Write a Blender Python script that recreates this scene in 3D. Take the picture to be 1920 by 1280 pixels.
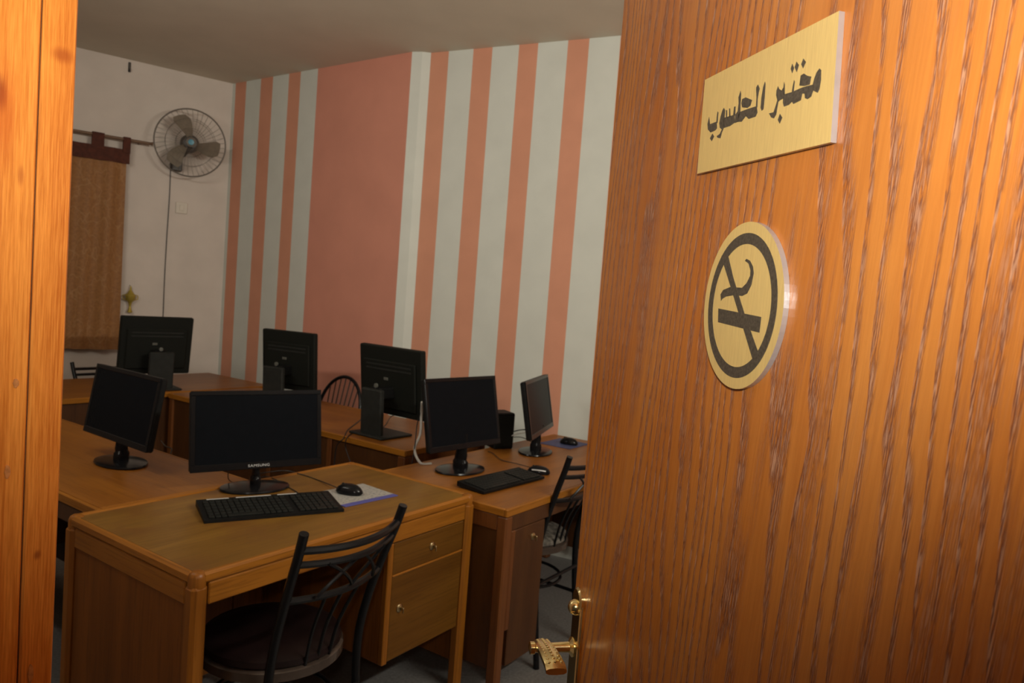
import bpy, bmesh, math, random
from mathutils import Vector, Matrix
random.seed(7)
for o in list(bpy.data.objects): bpy.data.objects.remove(o)
scene = bpy.context.scene
COL = scene.collection
PI = math.pi

# ------------------------------------------------------------------ camera
CAM_H = 1.5
F_PX = 1381.0
PITCH, ROLL = 0.0597, -0.0761
fwd = Vector((0, math.cos(PITCH), -math.sin(PITCH)))
right0 = Vector((1, 0, 0)); down0 = fwd.cross(right0)
cr, sr = math.cos(ROLL), math.sin(ROLL)
right = right0*cr + down0*sr
down = down0*cr - right0*sr
cam_d = bpy.data.cameras.new('camera')
cam_d.sensor_width = 36; cam_d.sensor_fit = 'HORIZONTAL'
cam_d.lens = F_PX/1920*36
cam_d.clip_start = 0.02; cam_d.clip_end = 60
cam_d.dof.use_dof = True; cam_d.dof.focus_distance = 0.85; cam_d.dof.aperture_fstop = 13
cam = bpy.data.objects.new('camera', cam_d); COL.objects.link(cam)
cam.matrix_world = Matrix(((right.x, -down.x, -fwd.x, 0), (right.y, -down.y, -fwd.y, 0), (right.z, -down.z, -fwd.z, CAM_H), (0, 0, 0, 1)))
scene.camera = cam

# ------------------------------------------------------------------ light
scene.view_settings.view_transform = 'Standard'
scene.view_settings.look = 'None'
scene.view_settings.gamma = 1
scene.view_settings.use_curve_mapping = False
scene.view_settings.exposure = 0.0
world = bpy.data.worlds.new('corridor_air'); scene.world = world; world.use_nodes = True
wb = world.node_tree.nodes['Background']; wb.inputs[0].default_value = (1.0, 0.86, 0.70, 1); wb.inputs[1].default_value = 0.03

def lamp(name, kind, loc, power, color, aim=None, **kw):
    d = bpy.data.lights.new(name, kind); d.energy = power; d.color = color
    for k, val in kw.items(): setattr(d, k, val)
    o = bpy.data.objects.new(name, d); COL.objects.link(o); o.location = loc
    if aim is not None:
        o.rotation_euler = (Vector(aim)-Vector(loc)).to_track_quat('-Z', 'Y').to_euler()
    return o
# flash on top of the camera, head tipped up
lamp('camera_flash', 'SPOT', (-0.02, -0.06, 1.66), 35, (1.0, 0.94, 0.83), aim=(0.00, 0.94, 1.66+0.64), spot_size=math.radians(150), spot_blend=0.7, shadow_soft_size=0.03)
# unseen area lamps added to light the room: right wall, doorway wall
lamp('room_fill_light_a', 'AREA', (1.84, 1.16, 2.45), 54, (1.0, 0.95, 0.82), aim=(1.84-.825, 1.16+.62, 2.50), shape='RECTANGLE', size=1.3, size_y=0.10)
lamp('room_fill_light_b', 'AREA', (-2.00, 1.86, 2.45), 20, (1.0, 0.95, 0.84), aim=(-2.00+.50, 1.86+.825, 2.50), shape='RECTANGLE', size=1.3, size_y=0.10)

# ------------------------------------------------------------------ room frame: s runs along the striped wall, t into the room
RA = -0.6002
U = Vector((math.cos(RA), math.sin(RA), 0)); V = Vector((-math.sin(RA), math.cos(RA), 0))
def W(s, t, z=0.0): return U*s + V*t + Vector((0, 0, z))

# ------------------------------------------------------------------ mesh helpers
class MB:
    def __init__(self): self.v = []; self.f = []; self.m = []
    def add(self, vs, fs, mi=0):
        o = len(self.v); self.v += [tuple(p) for p in vs]
        self.f += [tuple(i+o for i in f) for f in fs]; self.m += [mi]*len(fs)
        return self
    def box(self, c, s, b=0.0, rot=None, mi=0):
        """chamfered box, centre c, full size s"""
        hx, hy, hz = s[0]/2, s[1]/2, s[2]/2
        b = min(b, hx*.9, hy*.9, hz*.9)
        if b <= 0:
            vs = [Vector((x*hx, y*hy, z*hz)) for x in (-1, 1) for y in (-1, 1) for z in (-1, 1)]
            fs = [(0,1,3,2),(4,6,7,5),(0,4,5,1),(2,3,7,6),(0,2,6,4),(1,5,7,3)]
        else:
            vs = []; idx = {}
            for x in (-1, 1):
                for y in (-1, 1):
                    for z in (-1, 1):
                        for a in range(3):
                            p = [x*(hx-b), y*(hy-b), z*(hz-b)]
                            p[a] = (x, y, z)[a]*(hx, hy, hz)[a]
                            idx[(x, y, z, a)] = len(vs); vs.append(Vector(p))
            fs = []
            def order(keys, n):
                pts = [vs[idx[k]] for k in keys]; cc = sum(pts, Vector())/len(pts)
                n = Vector(n); t1 = (pts[0]-cc); t1 = (t1 - n*t1.dot(n)/n.length_squared).normalized(); t2 = n.normalized().cross(t1)
                ks = sorted(keys, key=lambda k: math.atan2((vs[idx[k]]-cc).dot(t2), (vs[idx[k]]-cc).dot(t1)))
                fs.append(tuple(idx[k] for k in ks))
            for a in range(3):
                for sg in (-1, 1):
                    keys = [k for k in idx if k[3] == a and k[a] == sg]
                    n = [0, 0, 0]; n[a] = sg; order(keys, n)
            for a in range(3):
                b1, b2 = [q for q in range(3) if q != a]
                for s1 in (-1, 1):
                    for s2 in (-1, 1):
                        keys = [k for k in idx if k[b1] == s1 and k[b2] == s2 and k[3] in (b1, b2)]
                        n = [0, 0, 0]; n[b1] = s1; n[b2] = s2; order(keys, n)
            for x in (-1, 1):
                for y in (-1, 1):
                    for z in (-1, 1): order([(x, y, z, a) for a in range(3)], (x, y, z))
        c = Vector(c)
        if rot is not None: vs = [rot @ p for p in vs]
        return self.add([p+c for p in vs], fs, mi)
    def span(self, lo, hi, b=0.0, mi=0):
        return self.box([(lo[i]+hi[i])/2 for i in range(3)], [hi[i]-lo[i] for i in range(3)], b, None, mi)
    def tube(self, path, r, n=8, closed=False, mi=0, flat=1.0):
        P = [Vector(p) for p in path]; N = len(P)
        rr = r if isinstance(r, (list, tuple)) else [r]*N
        vs = []; fs = []
        prev = None
        for i in range(N):
            if closed: tan = P[(i+1) % N]-P[i-1]
            else: tan = P[min(i+1, N-1)]-P[max(i-1, 0)]
            tan.normalize()
            if prev is None:
                ref = Vector((0, 0, 1)) if abs(tan.z) < .9 else Vector((1, 0, 0))
                e1 = tan.cross(ref).normalized()
            else: e1 = (prev - tan*prev.dot(tan)).normalized()
            prev = e1; e2 = tan.cross(e1)
            for k in range(n):
                a = 2*PI*k/n; vs.append(P[i]+e1*math.cos(a)*rr[i]+e2*math.sin(a)*rr[i]*flat)
        for i in range(N if closed else N-1):
            for k in range(n):
                j = (i+1) % N
                fs.append((i*n+k, i*n+(k+1) % n, j*n+(k+1) % n, j*n+k))
        if not closed:
            fs.append(tuple(range(n-1, -1, -1))); fs.append(tuple((N-1)*n+k for k in range(n)))
        return self.add(vs, fs, mi)
    def lathe(self, prof, n=24, sx=1.0, sy=1.0, c=(0, 0, 0), rot=None, mi=0):
        """profile of (r, z), closed at both ends"""
        vs = []; fs = []; c = Vector(c)
        for r, z in prof:
            for k in range(n):
                a = 2*PI*k/n; p = Vector((r*sx*math.cos(a), r*sy*math.sin(a), z)); vs.append((rot @ p if rot is not None else p)+c)
        for i in range(len(prof)-1):
            for k in range(n): fs.append((i*n+k, i*n+(k+1) % n, (i+1)*n+(k+1) % n, (i+1)*n+k))
        fs.append(tuple(range(n-1, -1, -1))); fs.append(tuple((len(prof)-1)*n+k for k in range(n)))
        return self.add(vs, fs, mi)
    def prism(self, poly, f0, f1, mi=0):
        """poly of 2D points; f0, f1 map a 2D point to 3D at the two ends"""
        n = len(poly)
        vs = [f0(*p) for p in poly]+[f1(*p) for p in poly]
        fs = [tuple(range(n-1, -1, -1)), tuple(range(n, 2*n))]+[(i, (i+1) % n, n+(i+1) % n, n+i) for i in range(n)]
        return self.add(vs, fs, mi)
    def build(self, name, mats, parent=None, smooth=False, loc=None, rotz=None):
        me = bpy.data.meshes.new(name); me.from_pydata(self.v, [], self.f)
        bm = bmesh.new(); bm.from_mesh(me); bmesh.ops.recalc_face_normals(bm, faces=bm.faces); bm.to_mesh(me); bm.free()
        if not isinstance(mats, (list, tuple)): mats = [mats]
        for m in mats: me.materials.append(m)
        for p, mi in zip(me.polygons, self.m): p.material_index = mi
        if smooth:
            me.polygons.foreach_set('use_smooth', [True]*len(me.polygons))
            me.set_sharp_from_angle(angle=math.radians(38))
        me.update()
        o = bpy.data.objects.new(name, me); COL.objects.link(o)
        if parent is not None: o.parent = parent
        if loc is not None: o.location = loc
        if rotz is not None: o.rotation_euler = (0, 0, rotz)
        return o
def tag(o, label=None, cat=None, group=None, kind=None):
    if label: o['label'] = label
    if cat: o['category'] = cat
    if group: o['group'] = group
    if kind: o['kind'] = kind
    return o
def thing(name, label, cat, loc, rotz=0.0, group=None, kind=None):
    o = bpy.data.objects.new(name, None); COL.objects.link(o); o.empty_display_size = 0.1
    o.location = loc; o.rotation_euler = (0, 0, rotz)
    return tag(o, label, cat, group, kind)
def copy_tree(o, parent=None):
    c = o.copy(); COL.objects.link(c); c.parent = parent
    for ch in list(o.children): copy_tree(ch, c)
    return c
def arc(p0, p1, bulge, n=8):
    """curved run from p0 to p1 with a parabolic sag vector"""
    p0, p1, b = Vector(p0), Vector(p1), Vector(bulge)
    return [p0.lerp(p1, i/n)+b*(4*(i/n)*(1-i/n)) for i in range(n+1)]
def smooth_path(pts, n=6):
    P = [Vector(p) for p in pts]; out = []
    for i in range(len(P)-1):
        a = P[max(i-1, 0)]; b = P[i]; c = P[i+1]; d = P[min(i+2, len(P)-1)]
        for k in range(n):
            t = k/n
            out.append(0.5*((2*b)+(-a+c)*t+(2*a-5*b+4*c-d)*t*t+(-a+3*b-3*c+d)*t*t*t))
    out.append(P[-1]); return out

# ------------------------------------------------------------------ materials
class NT:
    def __init__(self, name):
        self.mat = bpy.data.materials.new(name); self.mat.use_nodes = True
        self.nt = self.mat.node_tree; self.b = self.nt.nodes['Principled BSDF']
    def n(self, t, **kw):
        nd = self.nt.nodes.new(t)
        for k, val in kw.items(): setattr(nd, k, val)
        return nd
    def l(self, a, b): self.nt.links.new(a, b)
    def math(self, op, a, b=None, c=None):
        nd = self.n('ShaderNodeMath', operation=op)
        for i, x in enumerate((a, b, c)):
            if x is None: continue
            if isinstance(x, (int, float)): nd.inputs[i].default_value = x
            else: self.l(x, nd.inputs[i])
        return nd.outputs[0]
    def noise(self, vec, scale=1, detail=2, rough=.5):
        nd = self.n('ShaderNodeTexNoise'); nd.inputs['Scale'].default_value = scale; nd.inputs['Detail'].default_value = detail; nd.inputs['Roughness'].default_value = rough
        self.l(vec, nd.inputs['Vector']); return nd.outputs['Fac']
    def mapped(self, scale, loc=(0, 0, 0), rot=(0, 0, 0)):
        tc = self.n('ShaderNodeTexCoord'); mp = self.n('ShaderNodeMapping')
        mp.inputs['Scale'].default_value = scale; mp.inputs['Location'].default_value = loc; mp.inputs['Rotation'].default_value = rot
        self.l(tc.outputs['Object'], mp.inputs['Vector']); return mp.outputs[0]
    def ramp(self, fac, stops, interp='LINEAR'):
        nd = self.n('ShaderNodeValToRGB'); cr_ = nd.color_ramp; cr_.interpolation = interp
        while len(cr_.elements) > 1: cr_.elements.remove(cr_.elements[0])
        cr_.elements[0].position = stops[0][0]; cr_.elements[0].color = rgba(stops[0][1])
        for p, c in stops[1:]:
            e = cr_.elements.new(p); e.color = rgba(c)
        self.l(fac, nd.inputs[0]); return nd.outputs[0]
    def mix(self, fac, a, b, mode='MIX'):
        nd = self.n('ShaderNodeMix', data_type='RGBA', blend_type=mode)
        for i, x in ((0, fac), (6, a), (7, b)):
            if isinstance(x, (int, float)): nd.inputs[i].default_value = x
            elif isinstance(x, tuple): nd.inputs[i].default_value = rgba(x)
            else: self.l(x, nd.inputs[i])
        return nd.outputs[2]
    def bump(self, hgt, strength=.2, dist=.002):
        nd = self.n('ShaderNodeBump'); nd.inputs['Strength'].default_value = strength; nd.inputs['Distance'].default_value = dist
        self.l(hgt, nd.inputs['Height']); self.l(nd.outputs[0], self.b.inputs['Normal']); return nd
    def set(self, **kw):
        for k, val in kw.items():
            i = self.b.inputs[k.replace('_', ' ')]
            if isinstance(val, tuple): i.default_value = rgba(val)
            elif isinstance(val, (int, float)): i.default_value = val
            else: self.l(val, i)
        return self
def rgba(c):
    if isinstance(c, (int, float)): return (c, c, c, 1)
    return (c[0], c[1], c[2], 1) if len(c) == 3 else c
def plain(name, col, rough=.5, metal=0.0, var=.12, vs=30, spec=.5, bump=0.0):
    m = NT(name); vec = m.mapped((1, 1, 1)); f = m.noise(vec, vs, 3)
    lo = tuple(x*(1-var) for x in col); hi = tuple(min(1, x*(1+var)) for x in col)
    m.set(Base_Color=m.ramp(f, [(.3, lo), (.7, hi)]), Roughness=rough, Metallic=metal)
    m.b.inputs['Specular IOR Level'].default_value = spec
    if bump: m.bump(f, bump, .001)
    return m.mat
def wood(name, light, dark, axis, rough=.38, fine=1.0, wear=None, spec=.5):
    """grain running along axis 0/1/2 of the object"""
    m = NT(name)
    sc = [14*fine]*3; sc[axis] = 1.1
    v1 = m.mapped(tuple(sc)); f1 = m.noise(v1, 1, 3, .55)
    sc2 = [150*fine]*3; sc2[axis] = 5
    v2 = m.mapped(tuple(sc2)); f2 = m.noise(v2, 1, 2, .6)
    c = m.ramp(f1, [(.3, dark), (.52, tuple((a+b)/2 for a, b in zip(light, dark))), (.72, light)])
    c = m.mix(m.math('MULTIPLY', m.math('LESS_THAN', f2, .43), .35), c, tuple(x*.55 for x in dark))
    if wear:
        v3 = m.mapped((1, 1, 1)); f3 = m.noise(v3, 5.5, 5, .65)
        mk = m.n('ShaderNodeMapRange'); mk.inputs[1].default_value = .5; mk.inputs[2].default_value = .68; m.l(f3, mk.inputs[0])
        c = m.mix(m.math('MULTIPLY', mk.outputs[0], .55), c, wear)
    m.set(Base_Color=c, Roughness=rough); m.b.inputs['Specular IOR Level'].default_value = spec
    m.bump(f2, .08, .001)
    return m.mat

M = {}
M['wall'] = plain('painted_plaster', (.64, .57, .51), .75, var=.04, vs=6, spec=.2)
M['wall_white'] = plain('stripe_white_paint', (.63, .65, .60), .75, var=.03, vs=6, spec=.2)
M['pink'] = plain('stripe_pink_paint', (.64, .30, .195), .75, var=.04, vs=6, spec=.2)
M['panel_pink'] = plain('panel_pink_paint', (.65, .285, .205), .75, var=.04, vs=4, spec=.2)
M['ceiling'] = plain('ceiling_paint', (.64, .585, .485), .8, var=.04, vs=3, spec=.2)
M['floor'] = plain('floor_terrazzo', (.15, .145, .14), .35, var=.25, vs=90)
M['desk_top'] = wood('desk_top_laminate', (.24, .118, .016), (.16, .074, .009), 0, .42, wear=(.15, .055, .012))
M['desk_top2'] = wood('desk_top_orange', (.31, .115, .014), (.21, .070, .008), 0, .38, wear=(.18, .066, .011), spec=.35)
M['desk_edge'] = wood('desk_edge_wood', (.37, .142, .015), (.25, .088, .009), 0, .38, spec=.3)
M['desk_edge_y'] = wood('desk_edge_wood_cross', (.37, .142, .015), (.25, .088, .009), 1, .38, spec=.3)
M['desk_leg'] = wood('desk_leg_wood', (.31, .112, .012), (.21, .070, .007), 2, .38, spec=.3)
M['desk_panel'] = wood('desk_panel_veneer', (.23, .076, .010), (.14, .043, .005), 2, .45, spec=.25)
M['desk_front'] = wood('desk_drawer_veneer', (.155, .066, .009), (.10, .039, .005), 0, .42, spec=.25)
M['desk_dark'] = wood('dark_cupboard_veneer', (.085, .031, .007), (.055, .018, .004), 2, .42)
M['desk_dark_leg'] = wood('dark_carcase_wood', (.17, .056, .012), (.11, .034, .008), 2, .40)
M['black_gloss'] = plain('glossy_black_plastic', (.007, .007, .008), .18, var=.05, spec=.18)
M['black'] = plain('matt_black_plastic', (.007, .007, .007), .5, var=.2, spec=.15)
M['black_back'] = plain('grained_black_plastic', (.009, .010, .008), .6, var=.2, vs=200, spec=.15)
M['stand'] = plain('dark_grey_plastic', (.020, .021, .019), .55, var=.15, spec=.2)
M['screen'] = plain('switched_off_screen', (.006, .007, .009), .2, var=.05, spec=.07)
M['dull_silver'] = plain('dull_badge_print', (.10, .10, .085), .5, var=.05)
M['silver'] = plain('silver_print', (.55, .56, .56), .4, metal=.3, var=.03)
M['key'] = plain('black_key_plastic', (.010, .011, .010), .5, var=.3, vs=120, spec=.2)
M['steel_black'] = plain('black_enamelled_steel', (.006, .006, .007), .25, var=.1, spec=.25)
M['seat'] = plain('dark_maroon_vinyl', (.010, .005, .005), .45, var=.3, vs=12, spec=.15)
M['seat_grey'] = plain('patterned_grey_fabric', (.10, .09, .075), .8, var=.8, vs=45)
M['seat_band'] = plain('shiny_seat_band', (.055, .040, .032), .18, var=.3, vs=20)
M['chair_brown'] = plain('dark_brown_rod', (.035, .016, .010), .4, var=.2)
M['brass'] = plain('polished_brass', (.84, .68, .34), .2, metal=1.0, var=.06, vs=14)
M['lock'] = plain('lock_brass', (.50, .40, .22), .3, metal=1.0, var=.1)
M['cable_black'] = plain('black_cable', (.012, .012, .012), .5)
M['cable_white'] = plain('white_cable', (.50, .49, .45), .5)
M['paper'] = None
M['fan_wire'] = plain('fan_guard_wire', (.16, .14, .12), .45, metal=.2)
M['fan_blade'] = plain('fan_blade_smoke_plastic', (.20, .165, .125), .35)
M['fan_body'] = plain('fan_motor_plastic', (.045, .035, .028), .4)
M['fan_blue'] = plain('fan_blue_badge', (.03, .22, .32), .3)
M['rod'] = plain('curtain_rod_wood', (.16, .09, .05), .5)
M['valance'] = plain('maroon_curtain_band', (.075, .018, .008), .85, var=.25, vs=40)
M['gold'] = plain('gold_ornament', (.42, .31, .05), .4, metal=.4)
M['white_plastic'] = plain('white_switch_plastic', (.64, .58, .49), .5, var=.03)
M['screen'].node_tree.nodes['Principled BSDF'].inputs['IOR'].default_value = 1.28
M['rubber'] = plain('black_rubber', (.01, .01, .01), .8)

def brushed(name, col, axis_scale):
    m = NT(name); f = m.noise(m.mapped(axis_scale), 1, 3, .6)
    m.set(Base_Color=m.ramp(f, [(.25, tuple(x*.86 for x in col)), (.75, tuple(min(1, x*1.08) for x in col))]), Metallic=.25, Roughness=.40)
    m.bump(f, .05, .0005); return m.mat
M['plate_gold'] = brushed('brushed_gold_plate', (.96, .70, .27), (900, 30, 30))
M['plate_edge'] = plain('cut_aluminium_edge', (.55, .58, .62), .35, metal=.6)
M['engrave'] = plain('engraved_dark_fill', (.085, .07, .05), .55, var=.35, vs=350)

def door_veneer():
    m = NT('orange_ash_veneer'); b = m.b
    tc = m.n('ShaderNodeTexCoord'); sx = m.n('ShaderNodeSeparateXYZ'); m.l(tc.outputs['Object'], sx.inputs[0])
    Z = sx.outputs[2]; X = m.math('ADD', sx.outputs[0], m.math('MULTIPLY', Z, .09))   # grain leans towards the free edge
    def vec(x, z):
        c = m.n('ShaderNodeCombineXYZ')
        for i, q in ((0, x), (2, z)):
            if isinstance(q, (int, float)): c.inputs[i].default_value = q
            else: m.l(q, c.inputs[i])
        return c.outputs[0]
    mul = lambda a, k: m.math('MULTIPLY', a, k)
    add = lambda a, k: m.math('ADD', a, k)
    # slow growth field: contour lines of it are the cathedral arches
    slow = m.noise(vec(mul(X, 4.2), mul(Z, .75)), 1, 1.5, .45)
    wob = m.noise(vec(mul(X, 26), mul(Z, 4.0)), 1, 2, .5)
    ring = add(add(mul(X, 44), mul(slow, 18)), mul(wob, 1.5))
    fr = m.math('FRACT', ring)
    rise = m.n('ShaderNodeMapRange', interpolation_type='SMOOTHSTEP'); rise.inputs[1].default_value = .52; rise.inputs[2].default_value = .86; m.l(fr, rise.inputs[0])
    fall = m.n('ShaderNodeMapRange', interpolation_type='SMOOTHSTEP'); fall.inputs[1].default_value = 1.0; fall.inputs[2].default_value = .94; m.l(fr, fall.inputs[0])
    lane = m.math('MULTIPLY', rise.outputs[0], fall.outputs[0])
    pores = m.noise(vec(mul(X, 950), mul(Z, 38)), 1, 2, .6)
    pm = m.n('ShaderNodeMapRange', interpolation_type='SMOOTHSTEP'); pm.inputs[1].default_value = .44; pm.inputs[2].default_value = .52; m.l(pores, pm.inputs[0])
    gate = m.noise(vec(mul(X, 70), mul(Z, 5)), 1, 2, .5)
    gm = m.n('ShaderNodeMapRange'); gm.inputs[1].default_value = .22; gm.inputs[2].default_value = .42; m.l(gate, gm.inputs[0])
    lanes = m.math('MULTIPLY', lane, gm.outputs[0])
    haze = m.noise(vec(mul(X, 38), mul(Z, 1.6)), 1, 3, .6)
    hz = m.n('ShaderNodeMapRange', interpolation_type='SMOOTHSTEP'); hz.inputs[1].default_value = .50; hz.inputs[2].default_value = .70; m.l(haze, hz.inputs[0])
    loose = mul(hz.outputs[0], .55)
    lanes = m.math('MAXIMUM', lanes, loose)
    pore = m.math('MULTIPLY', m.math('ADD', mul(lanes, .95), .05), pm.outputs[0])
    broad = m.noise(vec(mul(X, 7), mul(Z, 1.2)), 1, 3, .5)
    fine = m.noise(vec(mul(X, 240), mul(Z, 9)), 1, 2, .5)
    base = m.ramp(broad, [(.28, (.50, .145, .020)), (.5, (.60, .21, .038)), (.74, (.72, .295, .064))])
    base = m.mix(mul(lanes, .45), base, (.33, .085, .026))
    base = m.mix(.22, base, m.ramp(fine, [(.3, (.42, .12, .02)), (.7, (.80, .31, .06))]))
    col = m.mix(mul(pore, .85), base, (.125, .042, .034))
    # glints of light along the pores, painted pale into the base colour
    gl = m.noise(vec(mul(add(X, .0007), 950), mul(Z, 38)), 1, 2, .6)
    gmk = m.n('ShaderNodeMapRange'); gmk.inputs[1].default_value = .50; gmk.inputs[2].default_value = .58; m.l(gl, gmk.inputs[0])
    col = m.mix(mul(m.math('MULTIPLY', gmk.outputs[0], lanes), .62), col, (.84, .46, .27))
    m.set(Base_Color=col, Roughness=.24)
    b.inputs['Specular IOR Level'].default_value = .5
    hgt = m.math('SUBTRACT', 0.0, pore)
    m.bump(hgt, .45, .0010)
    return m.mat
M['door'] = door_veneer()

def jamb_yz(px, py):
    r = right*((px-960)/F_PX)+down*((py-640)/F_PX)+fwd; P = Vector((0, 0, CAM_H))+r*(-0.713/r.dot(U))
    return P.dot(V)-0.322, P.z
def pine():
    m = NT('orange_pine'); b = m.b
    tc = m.n('ShaderNodeTexCoord'); sx = m.n('ShaderNodeSeparateXYZ'); m.l(tc.outputs['Object'], sx.inputs[0])
    v1 = m.mapped((60, 60, .9)); f1 = m.noise(v1, 1, 2, .5)
    v2 = m.mapped((700, 700, 22)); f2 = m.noise(v2, 1, 3, .65)
    v3 = m.mapped((14, 14, 2.2)); f3 = m.noise(v3, 1, 3, .6)
    c = m.ramp(f1, [(.25, (.56, .165, .020)), (.5, (.74, .26, .036)), (.72, (.86, .35, .058))])
    s3 = m.n('ShaderNodeMapRange', interpolation_type='SMOOTHSTEP'); s3.inputs[1].default_value = .5; s3.inputs[2].default_value = .78; m.l(f3, s3.inputs[0])
    c = m.mix(m.math('MULTIPLY', s3.outputs[0], .6), c, (.50, .10, .012))
    c = m.mix(.42, c, m.ramp(f2, [(.35, (.38, .09, .010)), (.65, (.95, .40, .08))]))
    for px, py, ry, rz, k, kc in ((2, 175, .006, .020, .9, (.20, .045, .012)), (118, 104, .012, .009, .75, (.36, .075, .012)), (10, 215, .012, .055, .5, (.50, .09, .012)), (40, 330, .004, .012, .5, (.34, .07, .012)), (70, 1040, .004, .006, .7, (.24, .05, .012))):
        y0, z0 = jamb_yz(px, py)
        dy = m.math('DIVIDE', m.math('SUBTRACT', sx.outputs[1], y0), ry); dz = m.math('DIVIDE', m.math('SUBTRACT', sx.outputs[2], z0), rz)
        d = m.math('SQRT', m.math('ADD', m.math('MULTIPLY', dy, dy), m.math('MULTIPLY', dz, dz)))
        d = m.math('ADD', d, m.math('MULTIPLY', f2, .5))
        fo = m.n('ShaderNodeMapRange', interpolation_type='SMOOTHSTEP'); fo.inputs[1].default_value = 1.35; fo.inputs[2].default_value = .45; m.l(d, fo.inputs[0])
        c = m.mix(m.math('MULTIPLY', fo.outputs[0], k), c, kc)
    m.set(Base_Color=c, Roughness=.33); m.bump(f2, .25, .0008); return m.mat
M['pine'] = pine()
M['knot'] = plain('pine_knot', (.22, .055, .015), .35, var=.5, vs=160)
M['knot_pale'] = plain('pine_knot_core', (.55, .24, .08), .35, var=.3, vs=160)

def curtain_mat():
    m = NT('gold_brocade'); v = m.mapped((1, 1, 1))
    f = m.noise(v, 60, 3); g = m.noise(m.mapped((9, 9, 5)), 1, 2, .5)
    line = m.math('LESS_THAN', m.math('ABSOLUTE', m.math('SUBTRACT', g, .5)), .012)
    c = m.mix(m.math('MULTIPLY', line, .22), m.ramp(f, [(.3, (.24, .10, .024)), (.7, (.32, .14, .036))]), (.46, .27, .12))
    m.set(Base_Color=c, Roughness=.65); m.b.inputs['Sheen Weight'].default_value = .3
    return m.mat
M['curtain'] = curtain_mat()
def pad_mat():
    m = NT('printed_mouse_mat'); v = m.mapped((1, 1, 1)); sx = m.n('ShaderNodeSeparateXYZ'); m.l(v, sx.inputs[0])
    f = m.noise(m.mapped((90, 120, 1)), 1, 2, .6)
    c = m.mix(m.math('MULTIPLY', m.math('GREATER_THAN', f, .57), .7), (.36, .35, .32), (.12, .13, .16))
    c = m.mix(m.math('LESS_THAN', sx.outputs[1], -.075), c, (.075, .08, .30))
    m.set(Base_Color=c, Roughness=.5); return m.mat
M['paper'] = pad_mat()
M['blue_pad'] = plain('blue_mouse_mat', (.05, .065, .16), .6, var=.3, vs=40)

# ================================================================== the setting
H = 3.0
C0 = Vector((-2.335, 5.876, 0))                      # far corner
AL = 0.6625; UL = Vector((math.cos(AL), math.sin(AL), 0)); NL = Vector((math.sin(AL), -math.cos(AL), 0))   # left wall, normal into the room
A2 = -0.4538; U2 = Vector((math.cos(A2), math.sin(A2), 0))
S1_END = Vector((-0.770, 4.765, 0)); S2_START = Vector((-0.650, 4.758, 0))
T_DOOR = 0.322                                         # inner face of the doorway wall
LK = (3.53-T_DOOR)/.953
L_END = C0 - UL*LK
S2_LEN = 4.2
S2_END = S2_START + U2*S2_LEN
R_END = W(S2_END.dot(U), T_DOOR)

# floor and ceiling follow the room outline and run out into the corridor
outline = [C0, S1_END, S2_START, S2_END, W(S2_END.dot(U), -1.6), W(-6.6, -1.6), L_END]
def slab(name, z0, z1, mat, pts):
    mb = MB(); mb.prism([(p.x, p.y) for p in pts], lambda x, y: (x, y, z0), lambda x, y: (x, y, z1))
    return tag(mb.build(name, mat), kind='structure')
cen = sum(outline, Vector())/len(outline)
big = [cen+(p-cen)*1.06 for p in outline]
slab('floor', -0.1, 0.0, M['floor'], big)
slab('ceiling', H, H+0.1, M['ceiling'], big[:4]+[W(S2_END.dot(U)+.3, T_DOOR-.13), W(-6.6, T_DOOR-.13), big[6]])

def wall_strip(name, p0, p1, stops, mats, back, z0=0.0, z1=H):
    """wall face from p0 to p1 with painted bands; stops = [(distance, material index), ...]"""
    d = (p1-p0); L = d.length; d = d/L; mb = MB()
    xs = [0.0]+[s for s, _ in stops]+[L]; mi = [0]+[k for _, k in stops]
    for i in range(len(xs)-1):
        if xs[i+1] <= xs[i]: continue
        a = p0+d*xs[i]; b = p0+d*xs[i+1]
        vs = [a+Vector((0, 0, z0)), b+Vector((0, 0, z0)), b+Vector((0, 0, z1)), a+Vector((0, 0, z1))]
        mb.add(vs, [(0, 1, 2, 3)], mi[i])
    bk = back*.12
    e = Vector((0, 0, 1))
    a, b = p0, p1
    vs = [a+e*z0, b+e*z0, b+e*z1, a+e*z1, a+bk+e*z0, b+bk+e*z0, b+bk+e*z1, a+bk+e*z1]
    mb.add(vs, [(4, 7, 6, 5), (0, 4, 5, 1), (3, 2, 6, 7), (0, 3, 7, 4), (1, 5, 6, 2)], 0)
    me = mb.build(name, mats); return tag(me, kind='structure')
# pixel columns of the painted bands, cut with the wall planes at eye-line height
def ray(x, y): return right*((x-960)/F_PX)+down*((y-640)/F_PX)+fwd
def on_wall(x, y, p0, d):
    r = ray(x, y); n = Vector((-d.y, d.x, 0)); o = Vector((0, 0, CAM_H)); t = (p0-o).dot(n)/r.dot(n); return (o+r*t-p0).dot(d)
xs1 = [429.5, 449, 476, 498, 527.5, 549, 580.5]
d1 = (S1_END-C0).normalized()
wall_strip('wall_back', C0, S1_END, [(on_wall(x, 400, C0, d1), (1, 0)[i % 2] if i < 6 else 2) for i, x in enumerate(xs1)], [M['wall_white'], M['pink'], M['panel_pink']], V)
xs2 = [788, 820.7, 866, 901, 950, 985, 1040, 1079, 1136.5]
st2 = [(max(0.001, on_wall(x, 400, S2_START, U2)), (1, 0)[i % 2]) for i, x in enumerate(xs2)]
last = st2[-1][0]
for k in range(8): last += .14 if k % 2 == 0 else .19; st2.append((last, (0, 1)[k % 2]))
st2 = [s for s in st2 if s[0] < S2_LEN]
wall_strip('wall_back_right', S2_START, S2_END, st2, [M['wall_white'], M['pink']], V)
wall_strip('wall_left', C0, L_END, [], [M['wall']], -NL)
wall_strip('wall_right', S2_END, R_END, [], [M['wall']], U)
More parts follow.
